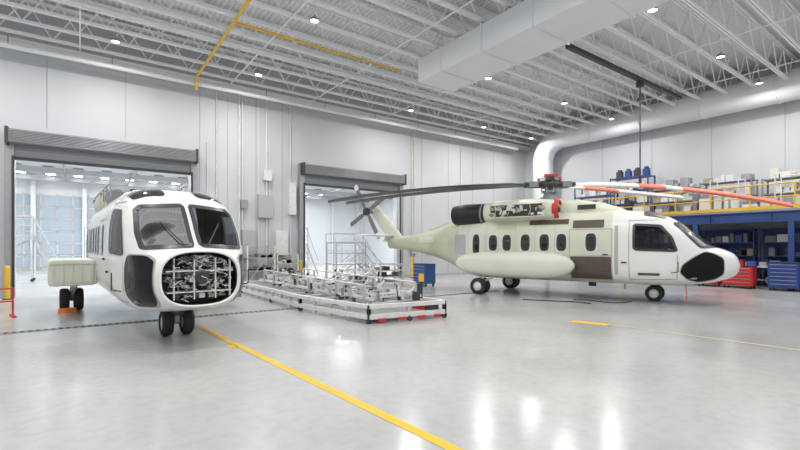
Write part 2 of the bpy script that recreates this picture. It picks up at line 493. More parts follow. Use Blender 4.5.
def helicopter(loc, rz, complete):
    e = empty('transport_helicopter', loc, rz)
    body_f = 'cabin_white'; body_r = 'primer_cream' if complete else 'cabin_white'
    x_start = 2.25 if complete else 1.80
    x_end = -11.2 if complete else -10.2
    NR = 240
    xs = []
    x = x_start
    while x > x_end: xs.append(x); x -= (.022 if x > -.6 else .1)
    xs.append(x_end)
    b = Bd()
    b.loft([ring(x, NR) for x in xs], body_f, mf=lambda k: body_f if xs[k] > -1.05 else (body_r if xs[k] > -6.9 else ('primer_green' if complete else body_r)),
           capm=body_f, caps=(complete, True), drop=hole)
    b.obj('fuselage', e)
    # cockpit liner and interior
    b = Bd(); xi = [1.45]
    while xi[-1] > -.75: xi.append(xi[-1]-.022)
    b.loft([ring(x, NR, .03) for x in xi], 'liner', caps=(True, True), drop=hole)
    b.box(-.6, 1.2, -.9, .9, .82, .88, 'box_grey')
    b.box(.70, 1.12, -.78, .78, 1.3, 1.66, 'dark_metal')             # instrument panel
    b.box(.62, .70, -.74, .74, 1.35, 1.74, 'box_grey')
    for y in (-.58, -.3, .3, .58): b.box(.60, .62, y-.11, y+.11, 1.46, 1.68, 'glass_dark')
    b.box(-.1, .66, -.14, .14, .88, 1.3, 'dark_metal')               # centre console
    b.box(-.45, .25, -.16, .16, 2.62, 2.72, 'box_grey')              # overhead panel
    for s_ in (-1, 1):
        b.box(-.35, .15, s_*.52-.22, s_*.52+.22, 1.12, 1.26, 'seat_fabric')
        b.cbox((-.40, s_*.52, 1.62), (.12, .44, .8), 'seat_fabric', 0, -.12)
        b.cbox((-.46, s_*.52, 2.10), (.10, .24, .18), 'seat_fabric', 0, -.12)
        b.box(-.3, .1, s_*.52-.16, s_*.52+.16, .88, 1.12, 'box_grey')
        b.cyl((.35, s_*.52, .88), (.3, s_*.52, 1.5), .02, 'dark_metal')
    if not complete:
        rr = random.Random(9)
        for i in range(22): b.cbox((rr.uniform(.75, 1.2), rr.uniform(-.8, .8), 1.69+rr.uniform(0, .06)), (rr.uniform(.05, .2), rr.uniform(.05, .2), rr.uniform(.04, .12)), rr.choice(['alu_white', 'box_white', 'alu', 'primer_cream']))
        for i in range(14):
            y = rr.uniform(-.8, .8); b.path([Vector((.9, y, 1.7)), Vector((.8, y+rr.uniform(-.2, .2), 1.85)), Vector((.7, y+rr.uniform(-.3, .3), 1.72))], .008, 'box_white', 5)
    b.obj('cockpit_interior', e)
    g = Bd()
    for s_ in (1, -1):
        ws = [(s_*a, c) for a, c in WS]
        panel(g, ws, 'F', 'canopy_glass', .008, 2, 9, .06)
        rim(g, ws, 'F', 'dark_metal', .014, .06)
        pr = 'R' if s_ < 0 else 'L'
        panel(g, SW, pr, 'canopy_glass', .008, 2, 8, .07)
        rim(g, SW, pr, 'dark_metal', .014, .07)
        if complete: chin = [(1.86, 1.45), (1.62, 1.60), (1.40, 1.66), (1.15, 1.50), (.85, 1.25), (.78, 1.02), (.98, .80), (1.25, .73), (1.62, .82), (1.86, 1.0)]
        else: chin = [(1.70, 1.55), (1.45, 1.66), (.98, 1.66), (.84, 1.45), (.84, .98), (1.0, .76), (1.50, .78), (1.70, .92)]
        panel(g, grow(chin, .02), pr, 'frame_grey', .010, 2, 8, .16)
        panel(g, chin, pr, 'glass_chin', .018, 2, 8, .16)
        panel(g, [(.42, s_*.28), (.40, s_*.82), (-.22, s_*.88), (-.22, s_*.28)], 'T', 'panel_brown' if complete else 'glass_dark', .015, 2, 6, .12)
        for wx in (-1.75, -2.72, -3.32, -4.02, -4.74, -5.30, -6.02):
            hw = .17 if wx > -6 else .15
            z0, z1 = 1.66, 2.26
            if wx == -6.02: z0, z1 = 1.5, 2.3
            panel(g, rect(wx-hw-.05, wx+hw+.05, z0-.05, z1+.05), pr, 'frame_grey' if not complete else 'box_white', .010, 3, 5, .2)
            panel(g, rect(wx-hw, wx+hw, z0, z1), pr, 'window_brown' if complete else 'glass_dark', .018, 3, 5, .2)
            if complete: panel(g, rect(wx-hw+.07, wx+hw-.07, z0+.1, z1-.1), pr, 'glass_dark', .024, 2, 3, .2)
        if complete:
            panel(g, rect(-2.42, -1.12, .72, 1.48), pr, 'panel_brown', .014, 0, 5)
            panel(g, rect(-2.35, -1.35, 2.45, 2.72), pr, 'panel_brown', .014, 0, 3)
            panel(g, rect(-3.9, -2.5, 2.60, 2.78), pr, 'panel_brown', .014, 0, 5)
            panel(g, rect(-1.02, -.92, .9, 2.5), pr, 'frame_grey', .012, 0, 5)
            panel(g, rect(-5.2, -4.4, 2.45, 2.7), pr, 'primer_green', .014, 0, 5)
            panel(g, rect(-6.9, -5.75, 1.42, 2.55), pr, 'primer_pale', .006, 1, 5, .08)
            panel(g, rect(-7.05, -6.5, 1.5, 2.3), pr, 'wall_trim_grey', .010, 1, 5, .08)
            panel(g, rect(-.35, .25, .9, .98), pr, 'panel_brown', .014, 0, 3)
            panel(g, rect(-9.2, -8.3, 2.0, 2.25), pr, 'primer_cream', .014, 0, 3)
        seam(g, [(-2.45, .7), (-2.45, 2.4), (-1.10, 2.4), (-1.10, .7), (-2.45, .7)], pr)
        seam(g, [(-.6, .75), (-.6, 2.66), (.2, 2.66)], pr)
        seam(g, [(-.6, .75), (.7, .8), (.72, 1.55)], pr)
        for sx in (-2.95, -3.67, -4.4, -5.6, -6.4): seam(g, [(sx, .8), (sx, 2.75)], pr, w=.006)
        seam(g, [(-1.1, 1.52), (-6.5, 1.52)], pr, w=.006)
        seam(g, [(-6.4, 1.9), (-10.2, 2.0)], pr, w=.006)
        for sx in (-7.4, -8.4, -9.4): seam(g, [(sx, 1.6), (sx, 2.3)], pr, w=.006)
        g.cbox((-.75, s_*(ysurf(-.75, 1.3)+.02), 1.3), (.16, .03, .04), 'dark_metal')
        g.cbox((-1.3, s_*(ysurf(-1.3, 1.55)+.02), 1.55), (.16, .03, .04), 'dark_metal')
    g.obj('glazing_and_panels', e)
    # sponsons
    b = Bd()
    for s_ in (1, -1):
        if complete:
            prof = [(-2.2, .05, .06), (-2.3, .16, .2), (-2.5, .27, .33), (-2.9, .38, .43), (-3.5, .43, .47), (-4.8, .43, .47), (-5.6, .40, .45), (-6.2, .30, .37), (-6.6, .15, .22), (-6.75, .04, .06)]
            b.loft([ell(x, s_*1.42, 1.16, ry, rz_, 28, 2.7) for x, ry, rz_ in prof], 'primer_pale')
            b.box(-6.0, -2.9, min(s_*.9, s_*1.3), max(s_*.9, s_*1.3), .78, 1.52, 'primer_cream')
        else:
            prof = [(-3.3, .46, .30), (-3.32, .48, .32), (-5.2, .48, .32), (-6.0, .46, .30), (-6.05, .44, .28)]
            b.loft([ell(x, s_*1.56, 1.18, ry, rz_, 40, 9) for x, ry, rz_ in prof], 'primer_pale')
            b.cbox((-3.28, s_*1.56, 1.18), (.02, .8, .5), 'primer_cream')
            for k in range(5): b.cbox((-3.26, s_*(1.2+k*.18), 1.18), (.015, .012, .5), 'alu')
            b.cbox((-3.26, s_*1.56, 1.4), (.03, .9, .03), 'alu')
    b.obj('sponsons', e)
    # upper deck cowling, engines
    b = Bd(); cw = 'primer_cream' if complete else 'primer_green'
    hs = 1.0 if complete else .25
    prof = [(-.75, .30, 3.02), (-1.0, .48, 3.16), (-1.5, .60, 3.34), (-2.2, .64, 3.48), (-3.0, .62, 3.60), (-3.8, .60, 3.64), (-4.8, .56, 3.58), (-5.8, .50, 3.44), (-6.8, .42, 3.25), (-7.8, .32, 2.98), (-8.8, .2, 2.68)]
    if not complete: prof = prof[:8]
    b.loft([ell(x, 0, (2.3+(3.02+(t-3.02)*hs))/2, w, ((3.02+(t-3.02)*hs)-2.3)/2, 36, 2.8) for x, w, t in prof], cw)
    for s_ in (1, -1):
        if complete: cy = s_*.78; cz = 3.16; k_ = 1.16
        else: cy = s_*.72; cz = 3.0; k_ = .8
        pr = [(-2.95, .27, .27), (-3.0, .30, .30), (-3.4, .33, .34), (-4.4, .36, .38), (-5.2, .35, .36), (-5.7, .33, .33)]
        b.loft([ell(x, cy, cz, a*k_, c*k_, 32, 2.3) for x, a, c in pr], cw)
        if complete:
            b.lathe((-2.93, cy, cz), (1, 0, 0), [(-.13, .365), (-.02, .36), (.05, .34), (.07, .30), (.02, .26)], 'red', 36)
            b.lathe((-2.93, cy, cz), (1, 0, 0), [(-.05, .27), (-.05, .15), (.05, .10), (.08, 0)], 'dark_metal', 32)
            ex = [(-5.65, .34), (-5.9, .42), (-6.6, .43), (-7.15, .38), (-7.17, .31), (-6.7, .28), (-6.7, 0)]
            b.lathe((0, cy, cz-.05), (1, 0, 0), [(x, r) for x, r in ex], 'black', 32)
            b.lathe((0, cy, cz-.05), (1, 0, 0), [(-5.80, .36), (-5.80, .425), (-5.86, .425), (-5.86, .36)], 'box_grey', 32)
            b.cbox((-6.2, s_*.5, cz-.12), (1.3, .35, .4), 'dark_metal')
            # open cowling bay with exposed engine parts
            oy = s_*(.78+.40)
            b.cbox((-4.35, oy, cz), (2.0, .08, .42), 'dark_metal')
            rr = random.Random(21)
            for i in range(26): b.cbox((-4.35+rr.uniform(-.95, .95), oy+s_*.06, cz+rr.uniform(-.17, .17)), (rr.uniform(.06, .28), .08, rr.uniform(.04, .14)), rr.choice(['engine_part', 'primer_cream', 'alu', 'primer_pale', 'box_grey', 'engine_part']))
            for i in range(7):
                x = -5.2+i*.27; b.path([(x, oy+s_*.1, cz-.2), (x+.1, oy+s_*.12, cz), (x+.05, oy+s_*.1, cz+.2)], .014, rr.choice(['alu', 'dark_metal', 'engine_part']), 6)
            for xx in (-3.32, -5.38): b.cbox((xx, oy, cz), (.06, .16, .5), 'primer_cream')
            b.cbox((-4.35, oy+s_*.1, cz-.26), (2.1, .30, .03), 'primer_pale')      # folded work platform door
            b.cbox((-2.0, s_*.655, 3.2), (.6, .03, .16), 'dark_metal')
        else:
            b.lathe((-2.93, cy, cz), (1, 0, 0), [(-.05, .22), (.03, .24), (.05, .2), (.0, .16), (-.02, 0)], 'box_grey', 28)
        b.cbox((-4.5, s_*.68, 2.92), (3.0, .5, .3), cw)
    if not complete:
        for i in range(26):
            b.cbox((random.uniform(-6, -1.4), random.choice((-1, 1))*random.uniform(.5, .95), random.uniform(3.0, 3.2)), (random.uniform(.1, .4), .12, random.uniform(.06, .18)), random.choice(['box_grey', 'primer_green', 'alu', 'dark_metal']))
        for k in range(6): b.cyl((-1.6-k*.7, -.98, 2.9), (-1.6-k*.7, -.98, 3.2), .015, 'grey_metal', 6)
        b.cyl((-1.6, -.98, 3.2), (-5.1, -.98, 3.2), .015, 'grey_metal', 6)
    b.obj('engine_cowling', e, bevel=0)
    # landing gear
    b = Bd()
    for y in (-.19, .19): wheel(b, (0, y, .27), .27, .2)
    b.cyl((0, -.25, .27), (0, .25, .27), .04, 'box_grey')
    b.cyl((0, 0, .27), (.06, 0, .9), .06, 'box_white', 12); b.cyl((.03, 0, .5), (.05, 0, .9), .085, 'box_white', 12)
    b.cyl((.02, 0, .45), (-.45, 0, .75), .03, 'alu')
    b.cbox((.1, 0, .5), (.08, .22, .16), 'dark_metal')
    for s_ in (-1, 1):
        for dy in (-.16, .16): wheel(b, (-5.65, s_*1.5+dy, .32), .32, .22)
        b.cyl((-5.65, s_*1.5-.2, .32), (-5.65, s_*1.5+.2, .32), .045, 'box_grey')
        b.cyl((-5.65, s_*1.5, .32), (-5.45, s_*1.45, .95), .07, 'alu', 12)
        b.cyl((-5.65, s_*1.5, .4), (-4.8, s_*1.4, .85), .04, 'alu', 10)
    b.obj('landing_gear', e)
    b = Bd()
    b.cyl((-.9, 0, .6), (-.9, 0, .36), .015, 'dark_metal'); b.cbox((-2.0, .2, .48), (.25, .03, .2), 'dark_metal')
    for s_ in (-1, 1):
        b.cyl((xsurf(s_*.2, 1.84)+.03, s_*.2, 1.84), (xsurf(s_*.5, 2.25)+.04, s_*.5, 2.25), .012, 'dark_metal')
        b.path([(.55, s_*1.04, 1.0), (.75, s_*1.2, 1.05), (.75, s_*1.2, 1.35)], .012, 'dark_metal')
    if complete:
        b.cyl((.9, -.6, .70), (.95, -.75, .05), .012, 'red')
        b.cyl((2.15, -.18, 1.15), (2.5, -.18, 1.12), .012, 'red')
    b.obj('antennas', e)
    if complete:
        b = Bd(); rings = []
        for t in [i/14 for i in range(15)]:
            xf = -10.15 - 1.75*t - .2*t*t; z = 1.95+2.0*t; ch = 1.15-.35*t; th = .17-.07*t
            if t < .15: ch += (.15-t)*4; xf += (.15-t)*1.5
            rg = []
            for i in range(24):
                a = 2*math.pi*i/24; u = (1-math.cos(a))/2
                yy = th*math.sin(a)*(1-u*.6)
                rg.append((xf-ch*u, yy, z+.12*u))
            rings.append(rg)
        b.loft(rings, 'primer_cream')
        b.obj('tail_pylon', e)
        b = Bd()
        for s_ in (-1,):
            rings = []
            for t in [i/8 for i in range(9)]:
                y = s_*(.1+1.9*t); ch = .8-.15*t
                rings.append([(-10.9-.15*t-ch*(1-math.cos(2*math.pi*i/16))/2, y, 2.35+.05*math.sin(2*math.pi*i/16)) for i in range(16)])
            b.loft(rings, 'cabin_white')
        b.obj('stabilizer', e)
        b = Bd()
        b.cyl((-12.35, -.05, 3.55), (-12.35, -.45, 3.55), .09, 'box_grey', 16)
        b.cyl((-12.35, -.38, 3.55), (-12.35, -.5, 3.55), .2, 'dark_metal', 16)
        for k in range(4):
            a = math.radians(30+90*k); d = Vector((math.cos(a), 0, math.sin(a))); n = Vector((-math.sin(a), 0, math.cos(a)))
            rings = []
            for t in (0, .1, .25, .5, .8, 1):
                c = Vector((-12.35, -.42, 3.55)) + d*(.1+1.45*t); ch = .05 if t == 0 else (.12 if t > .15 else .08)
                rings.append([c+n*ch*math.cos(2*math.pi*i/10)+Vector((0, .02*math.sin(2*math.pi*i/10), 0)) for i in range(10)])
            b.loft(rings, 'blade_mid', mf=lambda k: 'blade_pale' if k == 4 else 'blade_mid')
        b.obj('tail_rotor', e)
        b = Bd(); hx = -3.5
        b.lathe((hx, 0, 3.55), (0, 0, 1), [(0, .42), (.12, .36), (.16, .24), (.3, .2), (.32, .3), (.38, .3), (.40, .18), (.5, .16)], 'box_grey', 24)
        b.lathe((hx, 0, 4.05), (0, 0, 1), [(0, .16), (0, .34), (.08, .38), (.2, .38), (.26, .3), (.3, .14), (.38, .12), (.42, .2), (.48, .2), (.5, 0)], 'dark_metal', 24)
        for k in range(8):
            a = k*math.pi/4
            b.cyl((hx+.28*math.cos(a), .28*math.sin(a), 3.85), (hx+.34*math.cos(a), .34*math.sin(a), 4.12), .018, 'alu', 6)
            b.cbox((hx+.34*math.cos(a+.3), .34*math.sin(a+.3), 4.36), (.16, .16, .14), ('red', 'box_white', 'dark_metal', 'box_grey')[k % 4], a)
        b.cbox((hx+.1, -.1, 4.5), (.5, .2, .1), 'red', .4)
        b.cbox((hx-.2, .2, 4.45), (.4, .2, .1), 'box_white', 1.0)
        b.obj('rotor_head', e)
        yaw = math.atan2(.8076, .59)   # blade azimuths measured from hangar diagonal
        def blade(theta, droop, m1, m2, R=8.5, cover=False):
            la = yaw - math.radians(theta) - rz
            d = Vector((math.cos(la), math.sin(la), 0)); n = Vector((-math.sin(la), math.cos(la), 0))
            b = Bd(); H0 = Vector((hx, 0, 4.18))
            b.cyl(H0+d*.3, H0+d*.95, .12, 'dark_metal', 14, .09)
            b.cbox(H0+d*.62, (.34, .34, .2), 'box_grey', la)
            rings = []; ts = [i/40 for i in range(41)]
            for t in ts:
                r = .9+(R-.9)*t; z = -droop*t*t
                ch = .07 if t == 0 else (.12 if t < .06 else .22)
                th = .032
                if cover and t > .06: ch = .27; th = .085
                if t > .93: ch -= (t-.93)*1.6
                bk = -(t-.93)*3 if t > .93 else 0
                c = H0+d*r+Vector((0, 0, z))+n*bk*.3
                rings.append([c+n*ch*math.cos(2*math.pi*i/14)+Vector((0, 0, th*math.sin(2*math.pi*i/14)+(.07 if cover else .03)*math.cos(2*math.pi*i/14))) for i in range(14)])
            b.loft(rings, m1, mf=lambda k: m2(k/40) if m2 else m1)
            return b.obj('rotor_blade', e)
        blade(-88, .62, 'blade_grey', None)
        blade(-72, .45, 'blade_grey', None)
        blade(62, .03, 'blade_pale', lambda t: 'red_cover' if .08 < t < .36 else 'blade_pale', cover=True)
        blade(95, .85, 'red_cover', lambda t: 'blade_pale' if t < .30 or .42 < t < .5 else 'red_cover', cover=True)
    else:
        b = Bd(); x0 = 1.80; xd = x0-.32
        top, bot, w, zc, n = F(x0)
        def sc_ring(x, k): return [(x, y*k, zc+(z-zc)*k) for _, y, z in ring(x0, NR)]
        b.loft([ring(x0, NR), sc_ring(x0+.04, 1.0), sc_ring(x0+.04, .94), sc_ring(x0, .93)], 'cabin_white', caps=(False, False))
        b.loft([sc_ring(x0, .93), sc_ring(xd, .9)], 'black', caps=(False, True))
        rnd = random.Random(3)
        def ok(y, z): return (abs(y)/(w*.84))**n + (abs(z-zc)/((top-zc if z > zc else zc-bot)*.84))**n < 1
        cnt = 0
        while cnt < 60:
            y = rnd.uniform(-w, w); z = rnd.uniform(bot, top)
            if not ok(y, z): continue
            m = rnd.choice(['alu', 'avionics', 'box_grey', 'dark_metal', 'black', 'dark_metal', 'alu_white'])
            dx_ = rnd.uniform(.06, .26)
            b.cbox((xd+dx_/2, y, z), (dx_, rnd.uniform(.03, .14), rnd.uniform(.02, .09)), m); cnt += 1
        for k in range(170):
            p = None
            while p is None:
                y = rnd.uniform(-w, w); z = rnd.uniform(bot, top)
                if k % 4 and z < zc-.15: continue
                if ok(y, z): p = [Vector((xd+rnd.uniform(.1, .3), y, z))]
            for _ in range(5):
                q = p[-1]+Vector((rnd.uniform(-.04, .04), rnd.uniform(-.08, .08), rnd.uniform(-.05, .05)))
                if ok(q.y, q.z): p.append(q)
            if len(p) > 1: b.path(p, .006, rnd.choice(['alu_white', 'box_white', 'box_grey', 'avionics', 'cabin_white', 'dark_metal', 'box_white']), 5)
        b.box(xd, x0-.03, -w*.82, w*.82, zc+.12, zc+.14, 'alu_white'); b.box(xd, x0-.03, -w*.8, w*.8, zc-.24, zc-.225, 'alu_white')
        for y in (-.42, -.1, .25, .5): b.box(x0-.1, x0-.03, y-.009, y+.009, bot+.13, top-.13, 'alu_white')
        b.lathe((x0-.02, .02, zc+.02), (1, 0, 0), [(-.2, .12), (.02, .12), (.03, .09), (.0, .0)], 'dark_metal', 24)
        b.obj('nose_avionics_bay', e)
    return e
helicopter((1.6, 9.95, 0), math.radians(-87), False)
helicopter((15.48, 6.78, 0), math.atan2(-.956, .293), True)

# ------------------------------------------------------------------ assembly fixture in centre
e = empty('assembly_fixture')
b = Bd()
P = [(7.5, 8.35), (5.45, 8.7), (5.0, 11.6), (5.1, 17.6), (7.45, 17.6)]
loop = P+P[:1]
for a, c in zip(loop[:-1], loop[1:]):
    b.beam((*a, .40), (*c, .40), .10, .10, 'alu_white'); b.beam((*a, .16), (*c, .16), .10, .12, 'alu_white')
    L = math.hypot(a[0]-c[0], a[1]-c[1]); n = int(L/.7)
    for i in range(n+1):
        t = i/n; p = (a[0]+(c[0]-a[0])*t, a[1]+(c[1]-a[1])*t)
        b.cbox((*p, .24), (.08, .08, .4), 'alu')
for y in [9+i*.85 for i in range(11)]:
    x0 = 5.45-(y-8.7)*.155 if y < 11.6 else 5.05
    b.beam((x0, y, .40), (7.48, y, .40), .08, .08, 'alu')
for x in (5.9, 6.7): b.beam((x, 8.8, .34), (x, 17.5, .34), .09, .09, 'alu')
b.obj('frame', e, bevel=.006)
b = Bd()
for (x, y) in P+[(5.03, 14), (7.47, 11.5), (7.46, 14.5), (6.5, 8.5)]:
    b.cyl((x, y-.03, .07), (x, y+.03, .07), .07, 'dark_metal', 14)
b.obj('casters', e)
b = Bd(); rnd = random.Random(11)
def x_in(y): return 5.5-(y-8.7)*.15 if y < 11.6 else 5.15
for x, z in ((5.75, .52), (6.05, .60), (6.95, .60), (7.25, .52)):
    b.beam((x, 9.0, z), (x, 17.3, z), .06, .07, 'alu_white')
for i in range(26):
    y = 9.0+i*.33; z = .64+.05*(i % 3)
    xa = rnd.uniform(5.6, 6.3); xb_ = xa+rnd.uniform(.4, 1.0)
    b.beam((xa, y, z), (xb_, y+rnd.uniform(-.15, .15), z), .04, .04, rnd.choice(['alu', 'alu_white', 'grey_metal']))
    for x in (xa, xb_): b.cbox((x, y, z-.08), (.05, .07, .2), rnd.choice(['alu', 'alu_white', 'dark_metal', 'box_grey']))
for i in range(50):
    y = 8.9+8.4*rnd.random(); x = rnd.uniform(x_in(y)+.1, 7.3); h = rnd.uniform(.03, .10)
    b.cbox((x, y, .44+h/2), (rnd.uniform(.04, .16), rnd.uniform(.04, .14), h), rnd.choice(['alu', 'alu_white', 'grey_metal', 'box_grey', 'dark_metal', 'dark_metal']), rnd.uniform(-.3, .3))
for (y, h, w2) in ((9.3, .76, .8), (10.0, .70, .8), (10.8, .8, .8), (11.6, .78, .75), (12.6, .74, .8), (13.6, .82, .75), (14.6, .78, .8), (15.6, .82, .8), (16.6, .85, .8)):
    cxm = 6.5; q = []
    for k in range(11):
        a = math.pi*k/10; q.append(Vector((cxm-w2*math.cos(a), y, h-.24*math.sin(a))))
    for p0, p1 in zip(q[:-1], q[1:]): b.beam(p0, p1, .04, .05, 'alu_white')
    for x in (cxm-w2, cxm+w2): b.beam((x, y, .4), (x, y, h+.1), .05, .05, 'alu')
    b.beam((cxm-w2, y, .44), (cxm-w2*.4, y, h-.16), .03, .03, 'alu'); b.beam((cxm+w2, y, .44), (cxm+w2*.4, y, h-.16), .03, .03, 'alu')
for x in (5.7, 7.3): b.cyl((x, 9.3, .85), (x, 16.6, .92), .02, 'alu_white', 8)
for i in range(22):
    y = 8.9+8.4*rnd.random(); x = rnd.uniform(5.6, 7.2); h = rnd.uniform(.2, .5)
    b.cyl((x, y, .4), (x+rnd.uniform(-.1, .1), y, .4+h), .016, rnd.choice(['alu', 'dark_metal', 'alu_white']), 8)
    b.cbox((x, y, .42+h), (.07, .07, .04), rnd.choice(['alu', 'dark_metal', 'alu']))
b.cyl((7.35, 9.1, .44), (7.35, 9.1, 1.0), .04, 'dark_metal'); b.cbox((7.35, 9.1, .98), (.10, .10, .2), 'yellow')
b.cyl((7.1, 8.9, .44), (7.1, 8.9, .85), .04, 'dark_metal'); b.cbox((6.9, 8.75, .56), (.14, .14, .22), 'dark_metal')
b.obj('tooling', e)
b = Bd()
dx, dy = (5.45-7.5), (8.7-8.35)
for t in (.12, .35, .6, .85):
    x, y = 7.5+dx*t, 8.35+dy*t
    b.cbox((x, y-.07, .08), (.22, .02, .07), 'red', math.atan2(dy, dx))
b.cbox((7.2, 8.5, .28), (.3, .2, .2), 'dark_metal'); b.cbox((7.35, 9.1, .26), (.3, .4, .2), 'red')
b.box(5.6, 7.3, 8.75, 11.0, .14, .16, 'alu')
b.obj('labels', e)

# ------------------------------------------------------------------ workshop mezzanine
MX = 23.9; y0, y1 = -1.0, 17.0
b = Bd()
b.box(MX, WX-.02, y0, y1, 3.32, 3.42, 'grey_metal')
for z in (2.88, 3.29): b.box(MX-.13, MX+.13, y0, y1, z, z+.04, 'blue_beam')
b.box(MX-.02, MX+.02, y0, y1, 2.88, 3.3, 'blue_beam')
yy = y0
while yy <= y1: b.box(MX-.12, MX+.12, yy-.01, yy+.01, 2.9, 3.3, 'blue_beam'); b.box(MX, WX-.1, yy-.05, yy+.05, 3.0, 3.32, 'blue_beam'); yy += 2.25
for y in (-1+.1, 5.1, 8.6, 12.8, 16.9):
    b.box(MX-.1, MX+.1, y-.1, y+.1, 0, 2.88, 'blue_beam')
b.obj('storage_mezzanine')
b = Bd()
y = y0
while y <= y1+.01: b.cyl((MX, y, 3.425), (MX, y, 4.5), .028, 'yellow', 8); y += 1.5
for z in (3.95, 4.5): b.cyl((MX, y0, z), (MX, y1, z), .028, 'yellow', 8)
b.box(MX-.02, MX+.0, y0, y1, 3.43, 3.56, 'yellow')
b.obj('guard_railing')

def shelf(name, x, y, z, w, h, nlev, col, seed, depth=.8, fill=.9, dark=False, notop=False):
    b = Bd(); r = random.Random(seed)
    for yy in (y, y+w):
        for xx in (x, x+depth): b.box(xx-.03, xx+.03, yy-.03, yy+.03, z, z+h, col)
    for k in range(nlev):
        zz = z+.1+k*(h-.15)/max(1, nlev-1)
        b.box(x, x+depth, y, y+w, zz-.03, zz+.02, col)
        if k == nlev-1 and (dark or notop or r.random() < .3): continue
        gap = (h-.15)/max(1, nlev-1)
        q = y+.06
        while q < y+w-.2:
            bw = r.uniform(.12, .4)
            if r.random() < fill and q+bw < y+w-.03:
                hh = r.uniform(.25, .8)*gap
                cols = ['box_blue', 'box_grey', 'dark_metal', 'box_white', 'blue', 'box_tan'] if dark else ['box_white', 'box_white', 'box_tan', 'box_white', 'box_grey', 'alu', 'dark_metal', 'primer_cream', 'box_white', 'grey_metal', 'blade_pale']
                b.box(x+.05+r.uniform(0, .12), x+depth-.1, q, q+bw, zz+.02, zz+.02+hh, r.choice(cols))
            q += bw+.05
    if dark: b.box(x+depth-.02, x+depth, y, y+w, z+.1, z+h, 'blue')
    return b.obj(name)
sd = 1
for y in (-.6, 1.9, 4.4, 6.9, 9.4, 11.9, 14.2):
    shelf('storage_shelf', 25.9, y, 0, 2.3, 2.7, 5, 'blue_beam', sd, dark=True); sd += 1
for y, h in ((-.5, 1.6), (2, 1.8), (4.3, 1.5), (6.8, 1.6), (9.2, 1.5), (11.4, 2.4), (13.7, 2.2)):
    shelf('parts_rack', 25.2, y, 3.42, 2.1, h, 3 if h < 2 else 4, 'box_grey' if h < 2 else 'blue_beam', sd+20, notop=h > 2); sd += 1
b = Bd(); r = random.Random(5)
q = y0+.3
while q < y1-.6:
    w_ = r.uniform(.15, .6); h_ = r.uniform(.2, 1.0)
    if r.random() < .85:
        dd = r.uniform(.3, .8); m = r.choice(['box_white', 'box_white', 'primer_cream', 'box_grey', 'box_tan', 'box_white', 'alu', 'blade_pale', 'dark_metal'])
        b.box(24.25, 24.25+dd, q, q+w_, 3.425, 3.425+h_, m)
        if r.random() < .4: b.box(24.25+.05, 24.2+dd, q+.03, q+w_-.03, 3.425+h_, 3.425+h_+.15, 'box_grey')
    q += w_+.1
b.obj('stored_crates', bevel=.01)
b = Bd()
for y in (0.2, 2.6, 4.6, 7.0):
    for yy in (y, y+1.1):
        for xx in (24.15, 25.05): b.cyl((xx, yy, 3.425), (xx, yy, 4.95), .025, 'box_white', 6)
    for z in (4.2, 4.6, 4.95):
        b.cyl((24.15, y, z), (24.15, y+1.1, z), .02, 'box_white', 6); b.cyl((25.05, y, z), (25.05, y+1.1, z), .02, 'box_white', 6)
b.obj('stored_frames')
b = Bd()
for i, y in enumerate((11.7, 12.2, 12.7, 13.2)):
    b.cyl((25.7, y, 5.84), (25.7, y, 6.2), .2, 'dark_metal' if i % 2 else 'blue', 14); b.cyl((25.7, y, 6.2), (25.7, y, 6.32), .12, 'dark_metal', 12)
b.obj('drum_containers')

def cabinet(name, x, y, w, h, m, drawers, d=.6):
    b = Bd()
    b.box(x, x+d, y, y+w, .12, h, m)
    b.box(x-.02, x+d+.02, y-.02, y+w+.02, h, h+.03, 'dark_metal')
    dh = (h-.2)/drawers
    for k in range(drawers):
        b.box(x-.02, x, y+.03, y+w-.03, .16+k*dh, .16+(k+.9)*dh, m)
        b.box(x-.045, x-.02, y+.08, y+w-.08, .16+(k+.7)*dh, .16+(k+.8)*dh, 'alu')
    for yy in (y+.08, y+w-.08):
        for xx in (x+.08, x+d-.08): b.cyl((xx, yy-.02, .06), (xx, yy+.02, .06), .06, 'tyre', 12)
    return b.obj(name, bevel=.006)
cabinet('blue_tool_cabinet', 23.1, 4.7, 1.0, 1.15, 'blue', 6)
cabinet('blue_tool_cabinet', 23.1, 3.4, 1.0, 1.15, 'blue', 6)
cabinet('red_tool_cabinet', 23.1, 6.2, 1.1, .95, 'red', 5)
cabinet('red_tool_cabinet', 23.1, 7.5, .8, .6, 'red', 4)
cabinet('blue_tool_cabinet', 23.1, 9.2, 1.0, 1.0, 'box_blue', 5)
def bench(x, y, w):
    b = Bd(); b.box(x, x+.8, y, y+w, .88, .93, 'box_white')
    for xx in (x+.05, x+.75):
        for yy in (y+.05, y+w-.05): b.box(xx-.03, xx+.03, yy-.03, yy+.03, 0, .88, 'alu')
    b.box(x+.05, x+.75, y+.05, y+w-.05, .3, .33, 'alu')
    r = random.Random(int(y*10)); q = y+.1
    while q < y+w-.3:
        ww = r.uniform(.1, .35); b.box(x+.2, x+.5, q, q+ww, .93, .93+r.uniform(.1, .4), r.choice(['box_white', 'box_blue', 'red', 'box_grey', 'alu'])); q += ww+.12
    b.obj('workbench', bevel=.005)
bench(24.6, 1.0, 1.8); bench(24.6, 3.2, 1.8); bench(24.6, 5.6, 2.0); bench(24.6, 8.8, 1.8)

